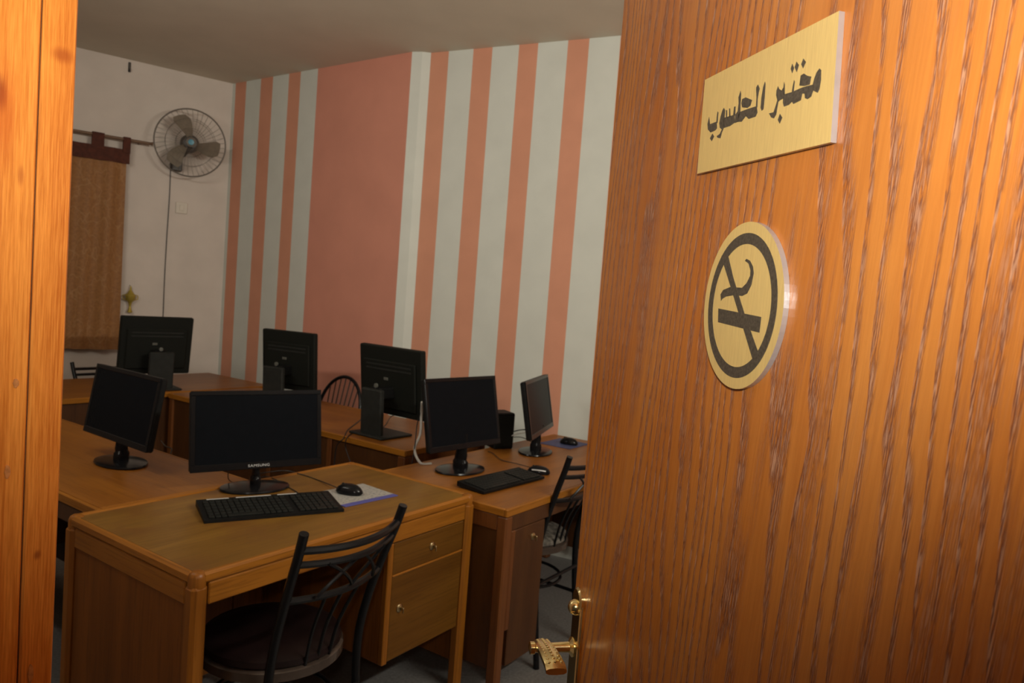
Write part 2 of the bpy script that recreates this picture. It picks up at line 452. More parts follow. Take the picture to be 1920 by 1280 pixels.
# narrow boxed pilaster between the two runs of the striped wall
pil = MB(); mid = (S1_END+S2_START)/2-V*.006+U*.012
pil.prism([(p.x, p.y) for p in (S1_END, mid, S2_START, S2_START+V*.1, S1_END+V*.1)], lambda x, y: (x, y, 0), lambda x, y: (x, y, H))
tag(pil.build('trim_1', M['wall_white']), kind='structure')

# doorway wall (the camera looks through its opening)
SJ = -0.713; S_H = 0.1615
wf = MB(); TT = .13
wf.span((L_END.dot(U)-.1, T_DOOR-TT, 0), (SJ-.045, T_DOOR, H)); wf.span((S_H+.05, T_DOOR-TT, 0), (S2_END.dot(U)+.1, T_DOOR, H)); wf.span((SJ-.045, T_DOOR-TT, 2.12), (S_H+.05, T_DOOR, H))
tag(wf.build('wall_front', M['wall'], rotz=RA), kind='structure')

# pine door frame: near boards of the left jamb, right jamb, head
fr = thing('trim_2', 'orange pine door jamb boards at the left edge', None, W(SJ, T_DOOR), RA, kind='structure')
fr['label'] = 'orange varnished pine door jamb at the left edge of the picture'
g_ = T_DOOR-.294                                       # width of the inner stop board
MB().span((-.045, -g_+.0006, 0), (0, 0.0005, 2.10), .0015).build('stop_board', M['pine'], fr)
jb = MB().span((-.045, -TT-.005, 0), (-.0006, -g_-.0006, 2.10), .0015).build('jamb_board', M['pine'], fr)
MB().span((-.044, -g_-.0007, 0), (-.0035, -g_+.0007, 2.10)).build('joint_gap', M['rubber'], fr)
MB().span((-.045, -TT-.005, 2.101), (S_H-SJ+.05, 0, 2.145), .0015).build('head_board', M['pine'], fr)
MB().span((S_H-SJ+.006, -TT-.005, 0), (S_H-SJ+.05, -.045, 2.10), .0015).build('jamb_board', M['pine'], fr)
# knots and a scar in the boards (flush discs in the reveal face)
def knot(name, px, py, rz, ry, mat, off):
    d = U; r = ray(px, py); o = Vector((0, 0, CAM_H)); t = (W(SJ, 0).dot(U))/r.dot(U); P = o+r*t
    y = P.dot(V)-T_DOOR; z = P.z
    mb = MB(); n = 14
    poly = [(y+ry*math.cos(2*PI*k/n)*(1+.12*math.sin(3*k)), z+rz*math.sin(2*PI*k/n)*(1+.1*math.cos(5*k))) for k in range(n)]
    mb.prism(poly, lambda a, b: (-.004, a, b), lambda a, b: (off, a, b)); return mb.build(name, mat, fr)
knot('knot', 57, 1262, .009, .0022, M['knot_pale'], .0009)
knot('knot', 14, 884, .006, .0022, M['knot_pale'], .0004)
knot('knot', 30, 718, .004, .0022, M['knot_pale'], .0004)

# ================================================================== the open door
DA = math.radians(102)
HINGE = Vector((0.31352, 0.17210, 0)); DL = 0.90; EDGE = 0.922
door = thing('door_1', 'glossy orange ash veneered door standing open on the right', None, HINGE, DA, kind='structure')
MB().span((0.004, -.040, .008), (EDGE, 0, 2.085), .0015).build('door_leaf', M['door'], door)
# lever handle on a long plate, near the free edge
px_ = DL-.012
hd = MB()
hd.span((px_-.019, 0, .86), (px_+.019, .007, 1.072), .003)
hd.lathe([(.019, 0), (.019, .006), (.016, .0085), (0.001, .009)], 24, rot=Matrix.Rotation(-PI/2, 3, 'X'), c=(px_, 0, 1.072))
plate = hd.build('handle_plate', M['brass'], door, smooth=True)
cap = MB().lathe([(.0115, 0), (.0115, .004), (.009, .010), (.005, .0125), (.001, .013)], 24, rot=Matrix.Rotation(-PI/2, 3, 'X'), c=(px_, .006, 1.062)).build('key_rosette', M['brass'], plate, smooth=True)
spn = MB().lathe([(.014, 0), (.014, .004), (.0075, .008), (.0068, .030), (.0068, .058), (.009, .060), (.009, .066), (.001, .068)], 20, rot=Matrix.Rotation(-PI/2, 3, 'X'), c=(px_+.006, .004, 1.000)).build('spindle', M['brass'], plate, smooth=True)
lv = MB(); NS = 12; prof = []
LX = lambda k: px_+.020-.086*k
LZ = lambda k: 1.001+.006*math.sin(k*PI)+.004*k
LY = lambda k: .050+.002*math.sin(k*PI)
for i in range(NS+1):
    k = i/NS; hy = .0115+.0035*k; hz = .0062 if i < NS else .0048
    prof.append([Vector((LX(k), LY(k)+hy*math.copysign(abs(math.sin(a))**.7, math.sin(a)), LZ(k)+hz*math.copysign(abs(math.cos(a))**.7, math.cos(a))-(.003 if i == NS else 0))) for a in [2*PI*j/10 for j in range(10)]])
vs = [p for r_ in prof for p in r_]; fs = []
for i in range(NS):
    for j in range(10): fs.append((i*10+j, i*10+(j+1) % 10, (i+1)*10+(j+1) % 10, (i+1)*10+j))
fs += [tuple(range(9, -1, -1)), tuple(NS*10+j for j in range(10))]
lv.add(vs, fs); lever = lv.build('lever', M['brass'], plate, smooth=True)
stud = MB()
for i in range(11):
    for j in (-1, 0, 1):
        k = (i+.9)/12; stud.lathe([(.0026, -.001), (.0024, .0007), (.001, .0015)], 6, c=(LX(k), LY(k)+j*(.0068+.002*k), LZ(k)+(.0060 if j == 0 else .0048)))
tag(stud.build('lever_studs', M['brass'], door, smooth=True), kind='stuff')

GLYPHS = [[[-93.9,11.0],[-90.4,2.9],[-76.1,2.5],[-74.1,-4.5],[-78.1,-6.0],[-87.5,-5.9],[-94.0,-1.6],[-96.2,4.1]],[[-63.1,12.9],[-60.2,10.0],[-60.0,5.4],[-59.8,-7.5],[-62.7,-10.8],[-64.6,-16.1],[-71.0,-14.3],[-73.2,-12.4],[-67.3,-11.6],[-63.3,-7.9],[-67.9,-5.2],[-70.1,-0.2],[-68.3,6.2],[-65.8,11.3]],[[-76.2,12.5],[-74.1,10.9],[-73.9,0.6],[-76.4,1.1],[-76.9,7.0]],[[-61.2,2.9],[-39.9,1.2],[-37.8,-6.5],[-47.1,-7.9],[-59.9,-7.2]],[[-58.4,9.6],[-56.0,9.0],[-54.6,1.5],[-57.0,2.0]],[[-52.1,9.8],[-50.1,9.3],[-47.9,0.9],[-50.5,1.4]],[[-42.5,9.2],[-39.6,8.8],[-38.5,0.1],[-42.9,0.8]],[[-32.7,21.5],[-31.1,18.4],[-29.4,0.8],[-32.8,-7.1],[-37.7,-7.1],[-38.6,0.7],[-34.7,3.1],[-34.1,10.5],[-35.5,16.2]],[[-27.9,12.8],[-21.6,12.8],[-9.3,7.4],[-11.6,3.0],[-16.5,2.1],[-26.5,4.9],[-28.9,9.2]],[[-30.1,1.5],[-16.3,1.0],[0.1,-0.2],[2.2,-6.3],[-0.2,-9.4],[-12.4,-8.8],[-18.3,-4.9],[-25.0,-8.5],[-32.8,-7.1],[-33.5,-0.4]],[[-1.5,19.2],[2.3,14.6],[1.3,11.8],[0.4,5.9],[1.3,-1.5],[-1.3,-0.9],[-1.9,8.0],[-3.4,13.5],[-4.1,17.3]],[[10.2,18.6],[11.6,16.3],[12.3,4.5],[12.2,-5.6],[9.5,-6.5],[7.0,-3.4],[6.8,5.8],[8.1,14.6]],[[-82.9,-7.9],[-78.8,-11.6],[-83.1,-15.4],[-87.6,-11.7]],[[90.6,7.3],[93.1,5.2],[94.1,-2.5],[93.3,-9.1],[91.4,-11.4],[85.0,-8.1],[83.7,-3.1],[85.0,1.1],[87.2,5.1]],[[84.8,-3.4],[85.0,-8.1],[83.3,-12.3],[78.5,-13.2],[74.7,-11.4],[73.6,-7.6],[70.4,-6.8],[69.2,-11.8],[58.9,-12.3],[56.3,-9.9],[52.3,-11.4],[45.1,-11.2],[42.8,-7.3],[42.5,-2.2],[43.9,-0.7],[54.9,-1.7],[69.6,-1.8],[77.7,-2.5]],[[65.7,8.7],[69.8,9.1],[75.3,5.8],[80.6,3.8],[79.6,-2.1],[72.5,-1.4],[65.0,0.9],[65.3,5.3]],[[67.1,21.7],[71.1,17.8],[68.0,13.7],[64.7,17.9]],[[51.4,22.1],[54.8,17.7],[52.8,14.1],[49.8,18.5]],[[57.5,22.1],[61.5,18.2],[59.3,13.2],[55.6,18.1]],[[56.5,7.6],[57.8,6.0],[57.6,-2.1],[54.9,-1.7],[55.3,2.5]],[[41.4,10.1],[43.0,7.5],[44.5,-1.2],[42.2,-0.9],[41.5,5.4]],[[32.6,9.0],[34.9,5.9],[39.2,3.5],[41.1,5.5],[43.8,-0.1],[42.7,-3.9],[37.8,-4.2],[35.6,-4.9],[34.0,-15.2],[31.0,-17.7],[26.6,-16.1],[22.2,-11.6],[29.4,-12.3],[32.0,-7.2],[33.6,-3.2],[31.0,1.9],[30.9,5.7]],[[39.8,-15.9],[44.1,-20.0],[41.0,-24.3],[37.4,-20.4]]]
SMOKE = [[[-43.1,46.8],[-30.3,46.3],[-16.7,25.6],[8.8,-5.9],[40.9,-41.5],[31.1,-46.3],[10.2,-20.2],[-13.7,9.5],[-37.2,38.3]],[[-39.8,-3.7],[37.8,-8.6],[37.4,-22.1],[-38.1,-16.7]],[[-36.3,3.6],[-38.3,9.8],[-34.0,14.0],[-20.5,16.9],[0.9,16.2],[7.8,20.2],[12.9,26.6],[12.7,31.7],[8.3,37.7],[1.5,40.5],[3.8,42.1],[10.4,40.2],[16.3,34.9],[18.6,29.1],[16.7,18.8],[10.7,11.1],[2.3,8.8],[-11.0,9.5],[-27.1,7.9],[-33.8,5.7]]]
def on_door(name, label, cat, u, z):
    base = HINGE+Vector((math.cos(DA), math.sin(DA), 0))*(DL-u)
    return thing(name, label, cat, (base.x, base.y, z), DA)
pl = on_door('name_plaque', 'gold rectangular door plaque engraved with Arabic lettering', 'sign', .3893, 1.6868)
PQ = [(-111.81, 52.86), (108.21, 44.56), (113.97, -53.53), (-110.45, -43.91)]
mb = MB(); mb.prism([(x/1000, z/1000) for x, z in PQ], lambda x, z: (-x, .0002, z), lambda x, z: (-x, .0052, z))
o = mb.build('plate', [M['plate_gold'], M['plate_edge']], pl)
for p in o.data.polygons:
    if abs(p.normal.y) < .5: p.material_index = 1
for g in GLYPHS:
    mb = MB(); mb.prism([(x/1000, z/1000) for x, z in g], lambda x, z: (-x, .0040, z), lambda x, z: (-x, .00545, z)); mb.build('letter', M['engrave'], pl)
sg = on_door('no_smoking_sign', 'round gold no smoking sign with barred cigarette, below the plaque', 'sign', .3927, 1.5081)
RX, RZ = .0697, .0753; n = 72
ell = lambda k, q: [(RX*q*math.cos(2*PI*i/k), RZ*q*math.sin(2*PI*i/k)) for i in range(k)]
mb = MB(); mb.prism(ell(n, 1), lambda x, z: (-x, .0002, z), lambda x, z: (-x, .0052, z))
o = mb.build('disc', [M['plate_gold'], M['plate_edge']], sg)
for p in o.data.polygons:
    if abs(p.normal.y) < .5: p.material_index = 1
mb = MB(); a, b = ell(n, .868), ell(n, .738)
vs = [(-x, .0055, z) for x, z in a]+[(-x, .0055, z) for x, z in b]+[(-x, .0045, z) for x, z in a]+[(-x, .0045, z) for x, z in b]
fs = []
for i in range(n):
    j = (i+1) % n; fs += [(i, j, n+j, n+i), (i, 2*n+i, 2*n+j, j), (n+i, n+j, 3*n+j, 3*n+i)]
mb.add(vs, fs); mb.build('ring', M['engrave'], sg)
for nm, g, dy in (('slash', SMOKE[0], .0001), ('cigarette', SMOKE[1], 0), ('smoke', SMOKE[2], -.0001)):
    mb = MB(); mb.prism([(x/1000, z/1000) for x, z in g], lambda x, z: (-x, .0045, z), lambda x, z: (-x, .0055+dy, z)); mb.build(nm, M['engrave'], sg)

# ================================================================== desks
def desk(name, label, s0, s1, t0, t1, ztop, facing, cabinet=None, rim=True, top='desk_top', back='full', cab_w=.44, lean='drawer', group=None, dark=False):
    """facing: side the sitter uses ('+s','-s','+t','-t'); local -y is that side, x runs along the desk"""
    sc, tc_ = (s0+s1)/2, (t0+t1)/2
    rot = {'+s': RA+PI/2, '-s': RA-PI/2, '-t': RA, '+t': RA+PI}[facing]
    L, D = ((t1-t0), (s1-s0)) if facing[1] == 's' else ((s1-s0), (t1-t0))
    r = thing(name, label, 'desk', W(sc, tc_), rot, group)
    hx, hy = L/2, D/2
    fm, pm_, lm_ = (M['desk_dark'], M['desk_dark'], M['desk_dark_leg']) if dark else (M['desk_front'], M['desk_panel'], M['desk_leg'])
    lw, tw = .045, .026
    # worktop and its beading
    e = .022 if rim else .014
    tz = ztop-(.004 if rim else 0)
    MB().span((-hx+e, -hy+e, ztop-.028), (hx-e, hy-e, tz), .001).build('worktop', M[top], r)
    for sy in (-1, 1):
        y0, y1 = (-hy, -hy+e-.0005) if sy < 0 else (hy-e+.0005, hy)
        MB().span((-hx+lw*.55 if rim else -hx, y0, ztop-.030), (hx-lw*.55 if rim else hx, y1, ztop), .007 if rim else .003).build('edge_strip', M['desk_edge'], r)
    for sx_ in (-1, 1):
        x0, x1 = (-hx, -hx+e-.0005) if sx_ < 0 else (hx-e+.0005, hx)
        MB().span((x0, -hy+(lw*.55 if rim else e), ztop-.030), (x1, hy-(lw*.55 if rim else e), ztop), .007 if rim else .003).build('edge_strip', M['desk_edge_y'], r)
    # legs
    ltop = ztop+.002 if rim else ztop-.031
    for sx_ in (-1, 1):
        for sy in (-1, 1):
            cx, cy = sx_*(hx-lw/2+.003), sy*(hy-lw/2+.003)
            if rim: MB().span((cx-lw/2, cy-lw/2, 0), (cx+lw/2, cy+lw/2, ztop-.031), .010).build('leg', lm_, r)
            else: MB().span((cx-lw/2+sx_*-.006, cy-lw/2-sy*.006, 0), (cx+lw/2-sx_*.006, cy+lw/2-sy*.006, ltop), .006).build('leg', lm_, r)
            if rim: MB().lathe([(.0225, -.04), (.0225, -.012), (.019, -.003), (.012, .0015), (.001, .002)], 16, c=(cx*.997, cy*.997, ztop)).build('corner_post', lm_, r, smooth=True)
    # rails under the top
    rh = .058
    inx = hx-lw-.001
    MB().span((-inx, -hy+.004, ztop-.031-rh), (inx if cabinet is None else (inx if rim else inx), -hy+.022, ztop-.031), .003).build('front_rail', fm if dark else M['desk_edge'], r)
    for sx_ in (-1, 1):
        x0, x1 = (-hx+.004, -hx+.022) if sx_ < 0 else (hx-.022, hx-.004)
        iny = hy-lw-.001
        MB().span((x0, -iny, ztop-.031-rh), (x1, iny, ztop-.031), .003).build('side_rail', lm_ if dark else M['desk_edge_y'], r)
        MB().span((x0+(.006 if sx_ < 0 else 0), -iny, .10), (x1-(0 if sx_ < 0 else .006), iny, ztop-.033-rh)).build('side_panel', pm_, r)
    zb = {'full': .08, 'half': .36, 'none': None}[back]
    if zb is not None:
        npan = 4 if L > 1.9 else 3 if L > 1.3 else 2
        for k in range(npan):
            x0 = -inx+2*inx*k/npan; x1 = -inx+2*inx*(k+1)/npan
            MB().span((x0+.002, hy-.030, zb), (x1-.002, hy-.014, ztop-.032), .002).build('back_panel', pm_, r)
        if back == 'full':
            for k in range(1, npan):
                x = -inx+2*inx*k/npan
                MB().span((x-.016, hy-.0135, .0), (x+.016, hy-.003, ztop-.032), .003).build('back_stile', lm_, r)
    # cabinet with a drawer over a door
    if cabinet:
        x0, x1 = (inx-cab_w, inx) if cabinet > 0 else (-inx, -inx+cab_w)
        zt = ztop-.031-rh; zc = .25
        MB().span((x0, -hy+.026, zc), (x1, hy-.034, zt-.001)).build('cabinet_body', pm_, r)
        MB().span((x0, -hy+.002, zc-.002), (x0+.024, -hy+.025, zt-.001), .003).build('cabinet_stile', lm_, r)
        xa, xb = x0+.026, x1-.002
        if lean == 'drawer':
            zs = zt-.115
            dr = MB().span((xa, -hy+.006, zs+.004), (xb, -hy+.0255, zt-.003), .003).build('drawer', fm, r)
            dd = MB().span((xa, -hy+.006, zc+.002), (xb, -hy+.0255, zs-.004), .003).build('cabinet_door', fm, r)
            MB().span((xa, -hy+.003, zs-.0035), (xb, -hy+.0255, zs+.0035), .002).build('cabinet_rail', M['desk_edge'], r)
            locks = ((dr, (xa+xb)/2+.01, (zs+zt)/2), (dd, xa+.045, zs-.12))
        else:
            dd = MB().span((xa, -hy+.006, .10), (xb, -hy+.0255, zt-.003), .003).build('cabinet_door', fm, r)
            locks = ((dd, (xa+xb)/2+.02, zt-.055),)
        for par, lx, lz in locks:
            k = MB(); k.lathe([(.014, 0), (.014, .003), (.010, .006), (.001, .0065)], 18, rot=Matrix.Rotation(PI/2, 3, 'X'), c=(lx, -hy+.006, lz))
            k.box((lx, -hy-.004, lz), (.003, .014, .012), .001); k.box((lx, -hy-.012, lz-.004), (.003, .006, .02), .001)
            k.build('lock', M['lock'], par, smooth=True)
    return r
desk('computer_desk', 'front oak desk with beaded edge, drawer and cupboard', -2.290, -1.625, 1.058, 2.205, .750, '+s', cabinet=1, rim=True, top='desk_top', back='full', cab_w=.40)
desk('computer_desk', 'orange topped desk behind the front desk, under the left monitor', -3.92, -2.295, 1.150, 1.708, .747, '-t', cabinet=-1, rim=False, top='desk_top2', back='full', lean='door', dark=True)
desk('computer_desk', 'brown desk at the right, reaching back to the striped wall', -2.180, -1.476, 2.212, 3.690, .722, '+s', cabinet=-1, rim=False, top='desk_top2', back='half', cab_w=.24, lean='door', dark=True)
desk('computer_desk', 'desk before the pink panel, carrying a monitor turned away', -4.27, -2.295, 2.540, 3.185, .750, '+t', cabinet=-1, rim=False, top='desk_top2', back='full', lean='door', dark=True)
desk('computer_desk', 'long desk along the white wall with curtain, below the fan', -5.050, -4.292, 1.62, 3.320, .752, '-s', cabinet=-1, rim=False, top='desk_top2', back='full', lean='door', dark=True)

# ================================================================== monitors
def panel(r, w, h, zb, tilt, th, back, screen_mat='screen', bez=.016, chin=.024):
    """viewer-side face at y=0 at the bottom edge; back=True puts the screen on the far side"""
    R = Matrix.Rotation(-tilt, 3, 'X')
    T = lambda p: R @ Vector(p)+Vector((0, 0, zb))
    sgn = 1
    def part(lo, hi, b, name, mat, par=r):
        mb = MB().span(lo, hi, b); mb.v = [tuple(T(p)) for p in mb.v]; return mb.build(name, mat, par)
    if not back:
        ho = part((-w/2, .003, 0), (w/2, th, h), .006, 'housing', M['black'])
        for nm, lo, hi in (('bezel', (-w/2, 0, h-bez), (w/2, .0045, h)), ('bezel', (-w/2, 0, 0), (w/2, .0045, chin)), ('bezel', (-w/2, 0, chin), (-w/2+bez, .0045, h-bez)), ('bezel', (w/2-bez, 0, chin), (w/2, .0045, h-bez))):
            part(lo, hi, .0015, nm, M['black_gloss'])
        part((-w/2+bez+.0005, .0018, chin+.0005), (w/2-bez-.0005, .0042, h-bez-.0005), 0, 'screen', M[screen_mat])
        part((-w*.32, th, h*.15), (w*.32, th+.022, h*.8), .012, 'rear_bulge', M['black'])
    else:
        ho = part((-w/2, 0, 0), (w/2, th, h), .006, 'housing', M['black_back'])
        part((-w*.42, -.012, h*.10), (w*.42, .001, h*.80), .008, 'rear_cover', M['black_back'])
        part((-w*.36, -.0135, h*.66), (w*.36, -.0115, h*.685), .0008, 'vent_slot', M['stand'])
        part((-w*.36, -.0135, h*.72), (w*.36, -.0115, h*.745), .0008, 'vent_slot', M['stand'])
        part((-.03, -.016, h*.52), (.0, -.0115, h*.56), .001, 'rear_badge', M['dull_silver'])
        part((-w/2+.018, th-.001, .02), (w/2-.018, th+.0008, h-.018), 0, 'screen', M['screen'])
    return ho, T
def monitor_oval(name, label, loc, yaw, tilt, zb, w, h, bw=.245, bd=.17, nk=1.0):
    r = thing(name, label, 'monitor', loc, yaw)
    ho, T = panel(r, w, h, zb, tilt, .030, False)
    MB().lathe([(.97, 0), (1, .004), (.98, .009), (.80, .0125), (.35, .017), (.02, .018)], 40, sx=bw/2, sy=bd/2, c=(0, .035, 0)).build('base', M['black_gloss'], r, smooth=True)
    MB().tube(smooth_path([(0, .035, .012), (0, .036, .05), (0, .034, zb*.8), (0, .038, zb+.06)], 4), [.03*nk]*4+[.024*nk]*4+[.022*nk]*5, 14, flat=.62).build('neck', M['black_gloss'], r, smooth=True)
    for k in range(3):  # flash glints on the neck, modelled as silver dots
        MB().lathe([(.003, 0), (.0025, .0015), (.0005, .002)], 8, rot=Matrix.Rotation(PI/2, 3, 'X'), c=(-.003, .0195, .030+.013*k)).build('neck_glint', M['silver'], r)
    return r, T
def monitor_slab(name, label, loc, yaw, tilt, zb, w, h):
    r = thing(name, label, 'monitor', loc, yaw)
    panel(r, w, h, zb, tilt, .035, True)
    MB().box((0, -.128, .122), (.148, .028, .235), .006, rot=Matrix.Rotation(.05, 3, 'X')).build('stand_column', M['stand'], r)
    MB().span((-.12, -.17, 0), (.12, .05, .012), .004).build('base', M['stand'], r)
    MB().span((-.04, -.118, .185), (.04, -.004, .245), .008).build('hinge', M['black'], r)
    MB().lathe([(.012, 0), (.012, .008), (.001, .009)], 12, rot=Matrix.Rotation(PI/2, 3, 'X'), c=(.0, -.11, .255)).build('hinge_knob', M['dull_silver'], r)
    return r
m1, T1 = monitor_oval('monitor', 'black widescreen monitor facing the viewer on the front desk', (-.862, 2.581, .7465), .612, .173, .080, .459, .277)
# maker's name on the chin of the front monitor
cu = bpy.data.curves.new('maker_name', 'FONT'); cu.body = 'SAMSUNG'; cu.size = .0125; cu.align_x = 'CENTER'; cu.align_y = 'CENTER'; cu.space_character = 1.1; cu.extrude = .0001
tmp = bpy.data.objects.new('tmp', cu); COL.objects.link(tmp); bpy.context.view_layer.update()
me = bpy.data.meshes.new_from_object(tmp.evaluated_get(bpy.context.evaluated_depsgraph_get())); bpy.data.objects.remove(tmp)
me.materials.clear(); me.materials.append(M['silver'])
R_ = Matrix.Rotation(-.173, 3, 'X')
for vv in me.vertices:
    p = R_ @ Vector((vv.co.x*1.25, -.0006-vv.co.z, .0115+vv.co.y))+Vector((0, 0, .080)); vv.co = p
tx = bpy.data.objects.new('maker_name', me); COL.objects.link(tx); tx.parent = m1
monitor_oval('monitor', 'black monitor on the orange desk beside the pine jamb', (-1.491, 2.776, .748), -.625, .163, .090, .490, .274, .25, .17)
monitor_oval('monitor', 'narrow looking black monitor turned sideways near the striped wall', (.195, 3.704, .723), 1.302, .192, .104, .480, .282, .24, .17)
r6, T6 = monitor_oval('monitor', 'black monitor with keyboard before it on the right desk', (-.159, 3.189, .723), .875, .207, .105, .447, .312, .25, .19, 1.35)
monitor_slab('monitor', 'black monitor seen from behind below the wall fan', (-2.27, 4.685, .753), .75, -.132, .085, .433, .370)
monitor_slab('monitor', 'black monitor seen from behind before the left stripes', (-1.331, 4.426, .749), -.402, -.081, .093, .394, .355)
monitor_slab('monitor', 'black monitor seen from behind beside the hoop backed chair', (-.598, 3.778, .751), -.641, -.111, .095, .454, .355)

# ================================================================== keyboards, mice, mats
def keyboard(label, p_tl, p_tr, p_br, p_bl, z, media):
    tl, tr, br, bl = [Vector((*p, 0)) for p in (p_tl, p_tr, p_br, p_bl)]
    c = (tl+tr+br+bl)/4; xd = ((tr-tl)+(br-bl)).normalized(); L = ((tr-tl).length+(br-bl).length)/2; D = ((tl-bl).length+(tr-br).length)/2
    D = min(D, .19)
    r = thing('keyboard', label, 'keyboard', (c.x, c.y, z), math.atan2(xd.y, xd.x))
    hx, hy = L/2, D/2
    poly = [(-hy, .004), (-hy, .013), (hy, .026), (hy, .006)]
    mb = MB(); mb.prism(poly, lambda y, zz: (-hx, y, zz-.004), lambda y, zz: (hx, y, zz-.004)); mb.build('case', M['black'], r)
    # key rows: one shared key mesh
    rows = 6; kw = (L-.03)/22; kd = (D-.030)/rows
    slope = math.atan2(.013, D)
    kb = MB(); kb.box((0, 0, .003), (kw*.86, kd*.84, .006), .0012); first = kb.build('key', M['key'], r)
    meshes = {1: first.data}
    def key(i, j, span):
        if span not in meshes:
            q = MB(); q.box((0, 0, .003), (kw*(span-.14), kd*.84, .006), .0012); o_ = q.build('key', M['key'], r); meshes[span] = o_.data
        else:
            o_ = bpy.data.objects.new('key', meshes[span]); COL.objects.link(o_); o_.parent = r
        x = -hx+.015+kw*(i+span/2); y = -hy+.010+kd*(j+.5)
        o_.location = (x, y, .0085+(y+hy)/D*.013); o_.rotation_euler = (slope, 0, 0)
    bpy.data.objects.remove(first)
    for j in range(rows):
        if j == 0: lay = [(0, 1), (1, 1), (2, 1), (3, 6), (9, 1), (10, 1), (11, 1), (12, 1), (13, 1), (15, 1), (16, 1), (17, 1), (18, 2), (20, 1), (21, 1)]
        else: lay = [(i, 1) for i in range(14)]+[(15, 1), (16, 1), (17, 1)]+[(i, 1) for i in range(18, 22)]
        for i, sp in lay: key(i, j, sp)
    if media:
        for a, b in ((-.43, -.27), (-.22, .04), (.09, .24)):
            MB().span((a*L, hy-.011, .0215), (b*L, hy-.004, .0232), .0006).build('media_strip', M['silver'], r)
    return r
def st2xy(s, t): p = W(s, t); return (p.x, p.y)
keyboard('black keyboard with silver strips on the front desk', st2xy(-2.135, 1.390), st2xy(-1.955, 1.785), st2xy(-1.79, 1.695), st2xy(-1.975, 1.300), .7465, True)
keyboard('black keyboard lying near the edge of the right desk', st2xy(-1.80, 2.315), st2xy(-1.775, 2.725), st2xy(-1.635, 2.715), st2xy(-1.655, 2.305), .726, False)
def mouse(label, loc, rz, shiny=False):
    r = thing('mouse', label, 'mouse', loc, rz)
    prof = [(.90, 0), (1.0, .006), (.97, .014), (.84, .024), (.60, .032), (.28, .036), (.02, .037)]
    MB().lathe(prof, 24, sx=.029, sy=.052).build('shell', M['black_gloss'], r, smooth=True)
    MB().tube([(0, .045, .021), (0, .030, .0325), (0, .012, .0368)], .0012, 6).build('button_seam', M['rubber'], r)
    MB().lathe([(.0045, -.003), (.005, 0), (.0045, .003)], 12, rot=Matrix.Rotation(PI/2, 3, 'Y'), c=(0, .026, .033)).build('wheel', M['stand'], r)
    if shiny: MB().tube(smooth_path([(-.022, .03, .020), (-.026, 0, .021), (-.021, -.032, .018)], 5), .003, 8).build('silver_highlight', M['silver'], r, smooth=True)  # highlight along the side, modelled as a silver strip
    return r
def mat(name, label, cx, cy, z, w, d, rz, m_):
    mb = MB().span((-w/2, -d/2, 0), (w/2, d/2, .003), .001); return tag(mb.build(name, m_, loc=(cx, cy, z), rotz=rz), label, 'mouse mat')
mat('mouse_mat', 'pale printed mouse mat with blue edge on the front desk', -.525, 2.620, .7462, .24, .20, RA+PI/2-.08, M['paper'])
mouse('black mouse on the pale printed mat', (-.545, 2.622, .7494), RA+PI/2+.35)
mouse('black mouse with a silver highlight at the end of the right keyboard', (.164, 3.262, .7222), RA+PI/2+.5, True)
mat('mouse_mat', 'blue mouse mat at the far end of the right desk', .330, 4.000, .7222, .22, .19, RA+PI/2, M['blue_pad'])
mouse('black mouse on the blue mat beside the wall', (.352, 3.985, .7254), RA+PI/2+.2)

# small black speaker box behind the right monitor
sp = thing('speaker_box', 'small black box standing behind the right monitor', 'speaker', (-.030, 3.790, .7222), .5)
MB().span((-.055, -.06, 0), (.055, .06, .185), .006).build('body', M['black'], sp)
MB().span((-.045, -.064, .015), (.045, -.0602, .17), .003).build('grille', M['black_back'], sp)

# ================================================================== cables
def px_on(x, y, z): r_ = ray(x, y); t = (z-CAM_H)/r_.z; return Vector((0, 0, CAM_H))+r_*t
def cable(label, pts, r=.0025, mat_='cable_black', name='cable'):
    mb = MB().tube(smooth_path(pts, 6), r, 6); return tag(mb.build(name, M[mat_], smooth=True), label, 'cable')
z1 = .7485
cable('thin black mouse cable running back across the front desk', [px_on(640, 917, z1+.012), px_on(600, 901, z1), px_on(565, 889, z1), px_on(530, 882, z1), px_on(470, 890, z1)], .0018)
cable('black cable dropping behind the stand of the front monitor', [px_on(428, 884, .80), px_on(430, 900, z1+.002), px_on(455, 908, z1), px_on(500, 893, z1), px_on(548, 917, z1), px_on(560, 925, z1)], .0018)
cable('black cable hanging over the desk edge below the pink panel', [px_on(688, 775, .752), px_on(672, 790, .752), px_on(652, 806, .752), px_on(644, 822, .742), W(-2.735, 2.520, .68), W(-2.73, 2.515, .45), W(-2.74, 2.52, .2)], .003)
cable('black cable lying at the foot of the slab stand', [px_on(735, 805, .753), px_on(705, 813, .752), px_on(665, 811, .752), px_on(650, 822, .748), W(-2.66, 2.515, .70), W(-2.60, 2.505, .62), W(-2.55, 2.51, .45)], .0025)
cable('black cable curling from the monitor beside the hoop chair', [px_on(745, 777, .80), px_on(733, 781, .77), px_on(724, 795, .752), px_on(716, 803, .752)], .0025)
cable('pale cable bundle hanging left of the right monitor', [W(-2.175, 2.50, 1.00), W(-2.20, 2.53, .93), W(-2.19, 2.52, .85), W(-2.20, 2.50, .78), W(-2.15, 2.49, .728), W(-2.12, 2.53, .7255)], .006, 'cable_white')
cable('black cable hanging beside the pale cable bundle', [W(-2.165, 2.515, 1.02), W(-2.215, 2.525, .90), W(-2.20, 2.50, .80), W(-2.20, 2.48, .62), W(-2.21, 2.50, .40)], .003)
cable('thin black cable looping from the small box to the sideways monitor', [(.02, 3.775, .80), (.07, 3.76, .822), (.13, 3.745, .835), (.20, 3.735, .86)], .003)
